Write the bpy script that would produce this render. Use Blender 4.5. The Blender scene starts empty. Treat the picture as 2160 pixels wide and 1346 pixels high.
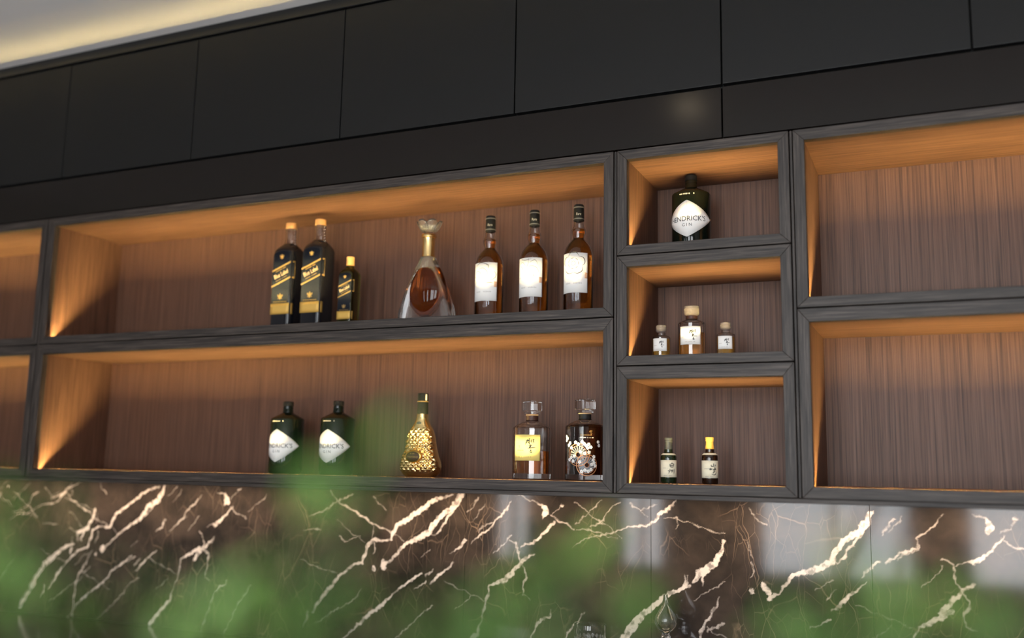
import bpy, bmesh, math, random
import numpy as np
from mathutils import Vector, Matrix

random.seed(7)
S = bpy.context.scene
COL = S.collection
PI = math.pi

# ------------------------------------------------------------------ camera
D = 2.45                       # camera to the front plane of the shelves (Y = 0)
EYE = 1.50
FPX = 2036.3                   # focal length in pixels of the 2160 x 1346 frame
YAW, PIT, ROL = 0.41619, 0.15524, 0.01900
_f = Vector((-math.sin(YAW) * math.cos(PIT), math.cos(YAW) * math.cos(PIT), math.sin(PIT)))
_r0 = Vector((math.cos(YAW), math.sin(YAW), 0))
_u0 = _r0.cross(_f)
CR = _r0 * math.cos(ROL) + _u0 * math.sin(ROL)
CU = _u0 * math.cos(ROL) - _r0 * math.sin(ROL)
CF = _f
CAM = Vector((0, -D, EYE))
cd = bpy.data.cameras.new('camera')
cam = bpy.data.objects.new('camera', cd)
COL.objects.link(cam)
M = Matrix((CR, CU, -CF)).transposed().to_4x4()
M.translation = CAM
cam.matrix_world = M
cd.sensor_width = 36.0
cd.lens = 36.0 * FPX / 2160.0
cd.clip_start = 0.02
cd.dof.use_dof = True
cd.dof.focus_distance = 2.72
cd.dof.aperture_fstop = 1.0
S.camera = cam


def ray(px, py):
    return CR * ((px - 1080) / FPX) - CU * ((py - 673) / FPX) + CF


def P(px, py, Y):
    """photo pixel -> point on the plane at depth Y behind the shelf fronts"""
    v = ray(px, py)
    return CAM + v * ((D + Y) / v.y)


# ------------------------------------------------------------------ world, exposure
W = bpy.data.worlds.new('sky'); S.world = W
W.use_nodes = True
wb = W.node_tree.nodes['Background']
wb.inputs[0].default_value = (0.72, 0.85, 1.0, 1)
wb.inputs[1].default_value = 0.6
S.view_settings.view_transform = 'Standard'
S.view_settings.look = 'None'
S.view_settings.gamma = 1
S.view_settings.use_curve_mapping = False
S.view_settings.exposure = 0.0
cy = S.cycles
cy.max_bounces = 14
cy.transmission_bounces = 12
cy.glossy_bounces = 6
cy.diffuse_bounces = 4
cy.transparent_max_bounces = 16
cy.sample_clamp_indirect = 6.0
cy.use_denoising = True
cy.caustics_refractive = True

RX0, RX1, RY0, RY1, CEIL = -4.7, 2.3, -4.9, 0.36, EYE + 1.503

WIN = [(-3.65, -3.3), (-2.5, -2.1), (-1.35, -.2), (.15, 1.3)]   # windows in the wall behind the camera
WZ0, WZ1 = 0.7, 2.8
for a, b in WIN:                                     # daylight coming in through each window
    l = bpy.data.lights.new('window_daylight', 'AREA')
    l.shape = 'RECTANGLE'; l.size = b - a; l.size_y = WZ1 - WZ0
    l.energy = 80 * (b - a); l.color = (0.93, 0.97, 1.0)
    o = bpy.data.objects.new('window_daylight', l); COL.objects.link(o)
    o.location = ((a + b) / 2, RY0 + 0.02, (WZ0 + WZ1) / 2)
    o.rotation_euler = (PI / 2, 0, 0)


# ------------------------------------------------------------------ materials
def mat(name, col=(.5, .5, .5), rough=.5, metal=0.0, trans=0.0, ior=1.45, spec=0.5, coat=0.0, emit=None, estr=0):
    m = bpy.data.materials.new(name); m.use_nodes = True
    b = m.node_tree.nodes['Principled BSDF']
    b.inputs['Base Color'].default_value = (*col, 1)
    b.inputs['Roughness'].default_value = rough
    b.inputs['Metallic'].default_value = metal
    b.inputs['Transmission Weight'].default_value = trans
    b.inputs['IOR'].default_value = ior
    b.inputs['Specular IOR Level'].default_value = spec
    b.inputs['Coat Weight'].default_value = coat
    if emit:
        b.inputs['Emission Color'].default_value = (*emit, 1)
        b.inputs['Emission Strength'].default_value = estr
    return m


def N(m, t, **kw):
    n = m.node_tree.nodes.new(t)
    for k, v in kw.items():
        setattr(n, k, v)
    return n


def L(m, a, b):
    m.node_tree.links.new(a, b)


def grain(m, scale, c0, c1, c2, bump=.15, rough=(.45, .6), dist=.0006):
    """fine wood grain: noise stretched along one axis, with darker pores"""
    nt = m.node_tree; b = nt.nodes['Principled BSDF']
    tc = N(m, 'ShaderNodeTexCoord'); mp = N(m, 'ShaderNodeMapping')
    mp.inputs['Scale'].default_value = scale
    oi = N(m, 'ShaderNodeObjectInfo')
    L(m, tc.outputs['Object'], mp.inputs['Vector'])
    n1 = N(m, 'ShaderNodeTexNoise', noise_dimensions='4D')
    n1.inputs['Scale'].default_value = 1.0; n1.inputs['Detail'].default_value = 5
    n1.inputs['Roughness'].default_value = .65; n1.inputs['Distortion'].default_value = .25
    mul = N(m, 'ShaderNodeMath', operation='MULTIPLY'); mul.inputs[1].default_value = 40
    L(m, oi.outputs['Random'], mul.inputs[0]); L(m, mul.outputs[0], n1.inputs['W'])
    L(m, mp.outputs[0], n1.inputs['Vector'])
    cr = N(m, 'ShaderNodeValToRGB')
    e = cr.color_ramp.elements
    e[0].position = .32; e[0].color = (*c0, 1)
    e[1].position = .72; e[1].color = (*c2, 1)
    k = e.new(.5); k.color = (*c1, 1)
    L(m, n1.outputs['Fac'], cr.inputs[0])
    L(m, cr.outputs[0], b.inputs['Base Color'])
    bp = N(m, 'ShaderNodeBump'); bp.inputs['Strength'].default_value = bump; bp.inputs['Distance'].default_value = dist
    L(m, n1.outputs['Fac'], bp.inputs['Height']); L(m, bp.outputs[0], b.inputs['Normal'])
    mr = N(m, 'ShaderNodeMapRange'); mr.inputs[3].default_value = rough[1]; mr.inputs[4].default_value = rough[0]
    L(m, n1.outputs['Fac'], mr.inputs[0]); L(m, mr.outputs[0], b.inputs['Roughness'])
    return m


FC = ((.0052, .0038, .0032), (.033, .0243, .0201), (.086, .0660, .0560))        # frame oak, dark stained
IC = ((.046, .0205, .0120), (.100, .046, .0270), (.156, .077, .0470))         # inner veneer
M_FH = grain(mat('stained_oak_across'), (7, 160, 210), *FC)
M_FV = grain(mat('stained_oak_upright'), (210, 160, 7), *FC)
M_IX = grain(mat('veneer_across'), (5, 190, 190), *IC)
M_IZ = grain(mat('veneer_upright'), (240, 200, 3), *IC)
M_IY = grain(mat('veneer_side'), (190, 170, 5), *IC)
M_DOOR = mat('matt_black_lacquer', (.0088, .0086, .0086), .45, spec=.27)
M_BODY = mat('black_board', (.006, .006, .006), .7)
M_FASC = mat('gloss_black_panel', (.006, .0038, .0028), .17, spec=.42)
M_LED = mat('warm_led', (.9, .8, .6), .5, emit=(1, .75, .29), estr=860)
M_LEDU = mat('warm_led_under', (.9, .8, .6), .5, emit=(1, .68, .41), estr=115)
M_ALU = mat('aluminium_channel', (.25, .24, .23), .35, 1.0)
M_WALL = mat('plaster', (.42, .40, .38), .85)
M_CEIL = mat('pale_ceiling', (.84, .82, .81), .8)
M_FLOOR = grain(mat('floor_stone'), (3, 6, 6), (.46, .44, .42), (.52, .50, .48), (.60, .58, .56))
M_COUNT = mat('black_stone', (.012, .011, .011), .12)
M_GLASS = mat('clear_glass', (1, 1, 1), 0.0, trans=1.0, ior=1.46)
M_CRYS = mat('lead_crystal', (.96, .94, .92), .02, trans=.97, ior=1.5)
M_CUT = mat('cut_crystal', (.95, .95, .95), .03, trans=.80, ior=1.5)
M_AMBER = mat('amber_spirit', (.80, .33, .045), 0.0, trans=1.0, ior=1.34)
M_HAMBER = mat('half_bottle_spirit', (.62, .22, .04), 0.0, trans=.85, ior=1.34)
M_DAMBER = mat('red_brown_spirit', (.48, .12, .02), 0.0, trans=1.0, ior=1.34)
M_YAMBER = mat('golden_spirit', (.97, .58, .10), 0.0, trans=.72, ior=1.34)
M_OAMBER = mat('orange_spirit', (.95, .44, .10), 0.0, trans=.72, ior=1.34)
M_DARKL = mat('dark_spirit', (.13, .025, .006), 0.0, trans=1.0, ior=1.34)
M_GREENGL = mat('olive_glass', (.50, .55, .06), 0.02, trans=1.0, ior=1.46)
M_NAVYGL = mat('dark_navy_glass', (.010, .010, .013), .04, spec=.45)
M_BLKGL = mat('black_glass', (.003, .006, .004), .05, spec=.4)
M_DGREEN = mat('dark_green_glass', (.006, .016, .006), .05, coat=.5)
M_DBROWN = mat('dark_brown_glass', (.012, .004, .002), .05, coat=.5)
M_PAPER = mat('white_paper', (.90, .885, .86), .8, spec=.2)
M_CREAM = mat('cream_paper', (.90, .82, .62), .7)
M_YELL = mat('yellow_paper', (.90, .72, .22), .7)
M_INK = mat('black_ink', (.01, .01, .01), .6)
M_LINE = mat('drawing_ink', (.035, .035, .036), .7, spec=.1)
M_GINK = mat('grey_ink', (.09, .09, .093), .7, spec=.15)
M_PALE = mat('pale_ink', (.62, .60, .57), .7)
M_TAB = mat('peach_tab', (.85, .52, .32), .6)
M_FINK = mat('faint_ink', (.45, .40, .34), .6)
M_GOLD = mat('gold', (1.0, .72, .33), .19, 1.0)
M_GOLDF = mat('gold_foil', (.92, .60, .17), .33, 1.0)
M_GOLDP = mat('gold_print', (.36, .23, .075), .45, .35)
M_BAND = mat('ochre_gold_label', (.66, .40, .09), .5, .2)
M_NAVY = mat('navy_label', (.015, .018, .025), .75, spec=.06)
M_CORK = mat('pale_wood_stopper', (.58, .30, .11), .55)
M_CREAMC = mat('cream_stopper', (.75, .52, .30), .5)
M_CAPB = mat('black_capsule', (.009, .009, .010), .55, spec=.12)
M_CAPG = mat('grey_capsule', (.055, .06, .06), .4)
M_RING = mat('grey_ring', (.09, .09, .09), .4)
M_BROWN = mat('brown_neck_label', (.06, .022, .014), .5)
M_WPRINT = mat('white_enamel', (.85, .84, .80), .45)
M_CPRINT = mat('copper_enamel', (.42, .19, .09), .4, .3)
M_GPRINT = mat('grey_blue_enamel', (.20, .22, .25), .45)
M_FROST = mat('frosted_cap', (.62, .54, .53), .2, trans=.8, ior=1.45)
M_SILV = mat('silver', (.75, .74, .72), .25, 1.0)
M_POT = mat('clay_pot', (.12, .10, .085), .7)
M_SOIL = mat('soil', (.03, .02, .012), .95)
M_STEM = mat('green_stem', (.06, .10, .03), .6)
M_WFRAME = mat('dark_window_frame', (.02, .02, .02), .5)
M_PANE = mat('window_glass', (1, 1, 1), 0, trans=1.0, ior=1.02)
M_LAMP = mat('lamp_glow', (1, .9, .75), .5, emit=(1, .80, .55), estr=14)
M_LEAF = mat('leaf', (.085, .23, .028), .45)
_b = M_LEAF.node_tree.nodes['Principled BSDF']
_n = N(M_LEAF, 'ShaderNodeTexNoise'); _n.inputs['Scale'].default_value = 14
_c = N(M_LEAF, 'ShaderNodeValToRGB')
_c.color_ramp.elements[0].color = (.040, .105, .014, 1); _c.color_ramp.elements[0].position = .35
_c.color_ramp.elements[1].color = (.13, .26, .042, 1); _c.color_ramp.elements[1].position = .65
_t = N(M_LEAF, 'ShaderNodeTexCoord')
L(M_LEAF, _t.outputs['Object'], _n.inputs['Vector']); L(M_LEAF, _n.outputs['Fac'], _c.inputs[0])
L(M_LEAF, _c.outputs[0], _b.inputs['Base Color'])


def marble_mat():
    m = mat('dark_veined_marble', rough=.07, spec=.42)
    b = m.node_tree.nodes['Principled BSDF']
    tc = N(m, 'ShaderNodeTexCoord')
    wn = N(m, 'ShaderNodeTexNoise'); wn.inputs['Scale'].default_value = 5; wn.inputs['Detail'].default_value = 4
    L(m, tc.outputs['Object'], wn.inputs['Vector'])
    vs = N(m, 'ShaderNodeVectorMath', operation='SCALE'); vs.inputs['Scale'].default_value = .09
    L(m, wn.outputs['Color'], vs.inputs[0])
    va = N(m, 'ShaderNodeVectorMath', operation='ADD')
    L(m, tc.outputs['Object'], va.inputs[0]); L(m, vs.outputs[0], va.inputs[1])
    base = N(m, 'ShaderNodeTexNoise'); base.inputs['Scale'].default_value = 9; base.inputs['Detail'].default_value = 8
    L(m, va.outputs[0], base.inputs['Vector'])
    cr = N(m, 'ShaderNodeValToRGB')
    e = cr.color_ramp.elements
    e[0].position = .3; e[0].color = (.016, .0135, .0125, 1)
    e[1].position = .75; e[1].color = (.058, .045, .037, 1)
    L(m, base.outputs['Fac'], cr.inputs[0])
    last = cr.outputs[0]
    for sc, wd, amt, rz in ((7, .013, .42, .75), (15, .018, .26, -.55)):
        mp = N(m, 'ShaderNodeMapping'); mp.inputs['Rotation'].default_value = (0, rz, 0)
        mp.inputs['Scale'].default_value = (1.9, 1, .6)
        L(m, va.outputs[0], mp.inputs['Vector'])
        vo = N(m, 'ShaderNodeTexVoronoi', feature='DISTANCE_TO_EDGE')
        vo.inputs['Scale'].default_value = sc
        L(m, mp.outputs[0], vo.inputs['Vector'])
        mr = N(m, 'ShaderNodeMapRange'); mr.inputs[1].default_value = 0; mr.inputs[2].default_value = wd
        mr.inputs[3].default_value = amt; mr.inputs[4].default_value = 0
        L(m, vo.outputs['Distance'], mr.inputs[0])
        g = N(m, 'ShaderNodeTexNoise'); g.inputs['Scale'].default_value = 4.5
        L(m, tc.outputs['Object'], g.inputs['Vector'])
        gr = N(m, 'ShaderNodeMapRange'); gr.inputs[1].default_value = .42; gr.inputs[2].default_value = .62
        L(m, g.outputs['Fac'], gr.inputs[0])
        mu = N(m, 'ShaderNodeMath', operation='MULTIPLY')
        L(m, mr.outputs[0], mu.inputs[0]); L(m, gr.outputs[0], mu.inputs[1])
        mx = N(m, 'ShaderNodeMixRGB'); mx.inputs[2].default_value = (.34, .25, .18, 1)
        L(m, mu.outputs[0], mx.inputs[0]); L(m, last, mx.inputs[1]); last = mx.outputs[0]
    at = N(m, 'ShaderNodeAttribute', attribute_name='vein')
    vn = N(m, 'ShaderNodeTexNoise'); vn.inputs['Scale'].default_value = 60; vn.inputs['Detail'].default_value = 3
    L(m, tc.outputs['Object'], vn.inputs['Vector'])
    vr = N(m, 'ShaderNodeMapRange'); vr.inputs[1].default_value = .34; vr.inputs[2].default_value = .52
    vr.inputs[3].default_value = .35; vr.inputs[4].default_value = 1
    L(m, vn.outputs['Fac'], vr.inputs[0])
    vm = N(m, 'ShaderNodeMath', operation='MULTIPLY')
    L(m, at.outputs['Fac'], vm.inputs[0]); L(m, vr.outputs[0], vm.inputs[1])
    mx = N(m, 'ShaderNodeMixRGB'); mx.inputs[2].default_value = (.62, .57, .53, 1)
    L(m, vm.outputs[0], mx.inputs[0]); L(m, last, mx.inputs[1])
    L(m, mx.outputs[0], b.inputs['Base Color'])
    return m


M_MARBLE = marble_mat()


# ------------------------------------------------------------------ building helpers
def link(name, me, m, parent=None, loc=None):
    o = bpy.data.objects.new(name, me)
    COL.objects.link(o)
    if m is not None:
        me.materials.clear(); me.materials.append(m)
    if parent: o.parent = parent
    if loc: o.location = loc
    return o


def thing(name, label, cat, loc=(0, 0, 0), rz=0, group=None):
    o = bpy.data.objects.new(name, None); COL.objects.link(o)
    o.empty_display_size = .05
    o.location = loc; o.rotation_euler = (0, 0, rz)
    return tag(o, label, cat, group)


def tag(o, label=None, cat=None, group=None, kind=None):
    if label: o['label'] = label
    if cat: o['category'] = cat
    if group: o['group'] = group
    if kind: o['kind'] = kind
    return o


def from_bm(name, bm, m, parent=None, smooth=False, loc=None):
    me = bpy.data.meshes.new(name)
    bmesh.ops.recalc_face_normals(bm, faces=bm.faces)
    bm.to_mesh(me); bm.free()
    if smooth: me.polygons.foreach_set('use_smooth', [True] * len(me.polygons))
    return link(name, me, m, parent, loc)


def pydata(name, v, f, m, parent=None, smooth=False, recalc=True, loc=None):
    me = bpy.data.meshes.new(name); me.from_pydata([tuple(p) for p in v], [], f)
    if recalc:
        bm = bmesh.new(); bm.from_mesh(me)
        bmesh.ops.recalc_face_normals(bm, faces=bm.faces); bm.to_mesh(me); bm.free()
    if smooth: me.polygons.foreach_set('use_smooth', [True] * len(me.polygons))
    me.update()
    return link(name, me, m, parent, loc)


def box(name, x0, x1, y0, y1, z0, z1, m, parent=None, bev=0.0, seg=2):
    bm = bmesh.new()
    bmesh.ops.create_cube(bm, size=1)
    for v in bm.verts:
        v.co = Vector(((x0 + x1) / 2 + v.co.x * (x1 - x0), (y0 + y1) / 2 + v.co.y * (y1 - y0), (z0 + z1) / 2 + v.co.z * (z1 - z0)))
    if bev:
        bmesh.ops.bevel(bm, geom=bm.edges[:], offset=bev, segments=seg, profile=.5, affect='EDGES')
    return from_bm(name, bm, m, parent)


def prism(name, outline, y0, y1, m, parent=None, bev=0.0):
    """outline in XZ, pulled from y0 to y1"""
    bm = bmesh.new()
    a = [bm.verts.new((x, y0, z)) for x, z in outline]
    b = [bm.verts.new((x, y1, z)) for x, z in outline]
    n = len(a)
    bm.faces.new(a); bm.faces.new(b[::-1])
    for i in range(n):
        bm.faces.new((a[i], b[i], b[(i + 1) % n], a[(i + 1) % n]))
    if bev:
        bmesh.ops.recalc_face_normals(bm, faces=bm.faces)
        bmesh.ops.bevel(bm, geom=bm.edges[:], offset=bev, segments=2, profile=.5, affect='EDGES')
    return from_bm(name, bm, m, parent)


def ring_pts(z, rx, ry, n, seg, off=0.0):
    out = []
    for i in range(seg):
        a = 2 * PI * (i + off) / seg
        c, s = math.cos(a), math.sin(a)
        if n == 2:
            out.append((rx * c, ry * s, z))
        else:
            k = (abs(c) ** n + abs(s) ** n) ** (-1.0 / n)
            out.append((rx * c * k, ry * s * k, z))
    return out


def loft(name, rings, m, parent=None, seg=48, smooth=True, off=0.0, sharp=None, fn=None):
    """closed solid through rings (z, rx[, ry, n])"""
    v, f = [], []
    for r in rings:
        z, rx = r[0], r[1]
        ry = r[2] if len(r) > 2 else rx
        n = r[3] if len(r) > 3 else 2
        v += fn(z, rx, ry, seg) if fn else ring_pts(z, rx, ry, n, seg, off)
    k = len(rings)
    for j in range(k - 1):
        for i in range(seg):
            a = j * seg + i; b = j * seg + (i + 1) % seg
            f.append((a, b, b + seg, a + seg))
    f.append(tuple(range(seg - 1, -1, -1)))
    f.append(tuple(range((k - 1) * seg, k * seg)))
    o = pydata(name, v, f, m, parent, smooth)
    if smooth:
        o.data.set_sharp_from_angle(angle=math.radians(sharp or 38))
    return o


def shell(name, outer, wall, floor_t, m, parent=None, seg=48, off=0.0, smooth=True):
    """glass vessel: outer rings up, inner rings down, closed at the lip"""
    inner = []
    z_in = outer[0][0] + floor_t
    for r in outer:
        if r[0] <= z_in: continue
        q = list(r); q[1] = max(r[1] - wall, .002)
        if len(q) > 2: q[2] = max(q[2] - wall, .002)
        inner.append(tuple(q))
    # floor of the inside
    base = None
    for a, b in zip(outer[:-1], outer[1:]):
        if a[0] <= z_in <= b[0] and b[0] > a[0]:
            t = (z_in - a[0]) / (b[0] - a[0])
            base = [z_in] + [a[i] + (b[i] - a[i]) * t for i in range(1, len(a))]
            base[1] -= wall
            if len(base) > 2: base[2] -= wall
            if len(base) > 3: base[3] = a[3]
    fl = list(base); fl[1] *= .8
    if len(fl) > 2: fl[2] *= .8
    rings = list(outer) + inner[::-1] + [tuple(base), tuple(fl)]
    return loft(name, rings, m, parent, seg, smooth, off), [tuple(fl), tuple(base)] + inner


def fill(inner, level, gap=.0004):
    """liquid rings inside an inner wall up to a level"""
    out = []
    for a, b in zip(inner, inner[1:] + [None]):
        if a[0] > level: break
        q = list(a); q[1] -= gap
        if len(q) > 2: q[2] -= gap
        if a[0] <= inner[0][0] + 1e-9: q[0] += gap
        out.append(tuple(q))
        if b and b[0] > level >= a[0]:
            t = (level - a[0]) / (b[0] - a[0])
            q = [level] + [a[i] + (b[i] - a[i]) * t for i in range(1, len(a))]
            q[1] -= gap
            if len(q) > 2: q[2] -= gap
            if len(q) > 3: q[3] = a[3]
            out.append(tuple(q)); break
    return out


def cyl_map(r, a0=0.0, z0=0.0):
    def g(u, v, h=0.0):
        a = a0 + u / r
        return ((r + h) * math.sin(a), -(r + h) * math.cos(a), z0 + v)
    return g


def flat_map(y, x0=0.0, z0=0.0):
    def g(u, v, h=0.0):
        return (x0 + u, y - h, z0 + v)
    return g


def patch(name, g, us, lo, hi, m, parent, h=.0003):
    """thin sheet on a surface: columns us, from lo(u) to hi(u), with thickness h"""
    nv = 3
    v, f = [], []
    for u in us:
        a, b = lo(u), hi(u)
        for j in range(nv + 1):
            v.append(g(u, a + (b - a) * j / nv, h))
    n = nv + 1
    k = len(us)
    for i in range(k - 1):
        for j in range(nv):
            f.append((i * n + j, (i + 1) * n + j, (i + 1) * n + j + 1, i * n + j + 1))
    front = len(v)
    for u in us:
        a, b = lo(u), hi(u)
        for j in range(nv + 1):
            v.append(g(u, a + (b - a) * j / nv, 0.0))
    f += [tuple(front + q for q in t[::-1]) for t in f]
    for i in range(k - 1):
        for j in (0, nv):
            f.append((i * n + j, front + i * n + j, front + (i + 1) * n + j, (i + 1) * n + j))
    for i in (0, k - 1):
        for j in range(nv):
            f.append((i * n + j, i * n + j + 1, front + i * n + j + 1, front + i * n + j))
    return pydata(name, v, f, m, parent, True)


def rect_patch(name, g, u0, u1, v0, v1, m, parent, n=16, h=.0003, slant=0.0):
    us = [u0 + (u1 - u0) * i / n for i in range(n + 1)]
    return patch(name, g, us, lambda u: v0 + slant * (u - u0), lambda u: v1 + slant * (u - u0), m, parent, h)


class Ink:
    """flat print gathered into one mesh on a surface"""
    def __init__(s): s.v, s.f = [], []

    def stroke(s, pts, w0, w1=None, taper=True):
        n = len(pts)
        base = len(s.v)
        for i, (x, y) in enumerate(pts):
            a = pts[max(i - 1, 0)]; b = pts[min(i + 1, n - 1)]
            dx, dy = b[0] - a[0], b[1] - a[1]
            l = math.hypot(dx, dy) or 1
            t = i / (n - 1)
            w = (w0 if w1 is None else w0 + (w1 - w0) * t)
            if taper: w *= .25 + .75 * math.sin(PI * min(max(t, .06), .94))
            s.v += [(x - dy / l * w / 2, y + dx / l * w / 2), (x + dy / l * w / 2, y - dx / l * w / 2)]
        for i in range(n - 1):
            k = base + 2 * i
            s.f.append((k, k + 1, k + 3, k + 2))

    def curve(s, ctrl, w0, w1=None, n=10, taper=True):
        """smooth stroke through control points"""
        pts = []
        c = [ctrl[0]] + list(ctrl) + [ctrl[-1]]
        for i in range(1, len(c) - 2):
            for j in range(n):
                t = j / n
                q = []
                for k in (0, 1):
                    p0, p1, p2, p3 = c[i - 1][k], c[i][k], c[i + 1][k], c[i + 2][k]
                    q.append(.5 * (2 * p1 + (p2 - p0) * t + (2 * p0 - 5 * p1 + 4 * p2 - p3) * t * t + (3 * p1 - p0 - 3 * p2 + p3) * t ** 3))
                pts.append(tuple(q))
        pts.append(tuple(ctrl[-1]))
        s.stroke(pts, w0, w1, taper)

    def disc(s, x, y, r, n=10, ry=None):
        b = len(s.v)
        s.v += [(x + r * math.cos(2 * PI * i / n), y + (ry or r) * math.sin(2 * PI * i / n)) for i in range(n)]
        s.f.append(tuple(range(b, b + n)))

    def ring(s, x, y, r, w, n=36, ry=None, a0=0, a1=2 * PI):
        pts = [(x + r * math.cos(a0 + (a1 - a0) * i / n), y + (ry or r) * math.sin(a0 + (a1 - a0) * i / n)) for i in range(n + 1)]
        s.stroke(pts, w, taper=False)

    def poly(s, pts):
        b = len(s.v); s.v += list(pts); s.f.append(tuple(range(b, b + len(pts))))

    def build(s, name, g, m, parent, h=.0006):
        return pydata(name, [g(x, y, h) for x, y in s.v], s.f, m, parent, recalc=False)


_tcache = {}


def text_data(body, size):
    if (body, size) in _tcache: return _tcache[(body, size)]
    c = bpy.data.curves.new('lettering', 'FONT')
    c.body = body; c.size = size; c.align_x = 'CENTER'; c.align_y = 'CENTER'
    c.resolution_u = 2
    o = bpy.data.objects.new('lettering', c); COL.objects.link(o)
    dg = bpy.context.evaluated_depsgraph_get()
    me = bpy.data.meshes.new_from_object(o.evaluated_get(dg))
    r = ([tuple(v.co) for v in me.vertices], [tuple(p.vertices) for p in me.polygons])
    bpy.data.objects.remove(o); bpy.data.curves.remove(c); bpy.data.meshes.remove(me)
    _tcache[(body, size)] = r
    return r


def text(body, size, g, m, parent, u=0, v=0, sx=1.0, shear=0.0, rot=0.0, h=.0007, name='lettering', wob=0.0):
    vs, fs = text_data(body, size)
    c, s = math.cos(rot), math.sin(rot)
    out = []
    for x, y, _ in vs:
        x = x * sx + shear * y
        if wob: x, y = x + wob * math.sin(y / size * 7 + 1), y + wob * math.sin(x / size * 6)
        out.append(g(u + x * c - y * s, v + x * s + y * c, h))
    return pydata(name, out, fs, m, parent, recalc=False)


def bars(n, size, g, m, parent, u=0, v=0, rot=0.0, h=.0007, name='small_print', step=.72):
    """a line of print too small to read: n short marks"""
    k = Ink(); c, s_ = math.cos(rot), math.sin(rot)
    rs = random.Random(n * 31 + int(size * 1e5))
    for i in range(n):
        if rs.random() < .14: continue
        x = (i - (n - 1) / 2) * size * step
        w, hh = size * step * .62 / 2, size * rs.uniform(.55, .8) / 2
        k.poly([(u + (x + a) * c - b * s_, v + (x + a) * s_ + b * c) for a, b in ((-w, -hh), (w, -hh), (w, hh), (-w, hh))])
    return k.build(name, g, m, parent, h)


# ------------------------------------------------------------------ the room
def struct(o): o['kind'] = 'structure'; return o


struct(box('floor', RX0, RX1, RY0, RY1, -.1, 0, M_FLOOR))
struct(box('ceiling', RX0, RX1, RY0, RY1, CEIL, CEIL + .1, M_CEIL))
struct(box('wall_left', RX0 - .1, RX0, RY0, RY1, 0, CEIL, M_WALL))
struct(box('wall_right', RX1, RX1 + .1, RY0, RY1, 0, CEIL, M_WALL))
wall_back = struct(box('wall_back', RX0, RX1, RY1, RY1 + .1, 0, CEIL, M_WALL))
# the wall behind the camera, pierced by four tall windows
xs = [RX0] + [q for w in WIN for q in w] + [RX1]
wv = bmesh.new()
def _bx(bm, x0, x1, y0, y1, z0, z1):
    r = bmesh.ops.create_cube(bm, size=1)
    for v in r['verts']:
        v.co = Vector(((x0 + x1) / 2 + v.co.x * (x1 - x0), (y0 + y1) / 2 + v.co.y * (y1 - y0), (z0 + z1) / 2 + v.co.z * (z1 - z0)))
for i in range(0, len(xs), 2): _bx(wv, xs[i], xs[i + 1], RY0 - .1, RY0, 0, CEIL)
for a, b in WIN:
    _bx(wv, a, b, RY0 - .1, RY0, 0, WZ0); _bx(wv, a, b, RY0 - .1, RY0, WZ1, CEIL)
struct(from_bm('wall_front', wv, M_WALL))
for i, (a, b) in enumerate(WIN):
    w = bmesh.new()
    for x in (a, (a + b) / 2 - .02, b - .04): _bx(w, x, x + .04, RY0 - .02, RY0 + .07, WZ0, WZ1)
    for z in (WZ0, WZ0 + 1.2, WZ1 - .04): _bx(w, a, b, RY0 - .02, RY0 + .07, z, z + .04)
    wo = struct(from_bm('window_%d' % (i + 1), w, M_WFRAME))
    for k in (0, 1):
        x0 = a + .04 + k * ((b - a) / 2 - .02); x1 = x0 + (b - a) / 2 - .06
        for z0, z1 in ((WZ0 + .04, WZ0 + 1.2), (WZ0 + 1.24, WZ1 - .04)):
            box('pane', x0, x1, RY0 - .012, RY0 - .008, z0, z1, M_PANE, wo)

# recessed lamps in the ceiling in front of the bar
for x, y, t in ((-.88, -1.3, 'over the right-hand cabinet'),):
    d = thing('ceiling_downlight', 'small round recessed ceiling downlight ' + t, 'light', (x, y, CEIL), group='ceiling downlights')
    loft('rim', [(-.012, .062), (-.012, .07), (0, .072)], M_RING, d, 32)
    loft('lens', [(-.016, .05), (-.0125, .052)], M_LAMP, d, 32)

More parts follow.
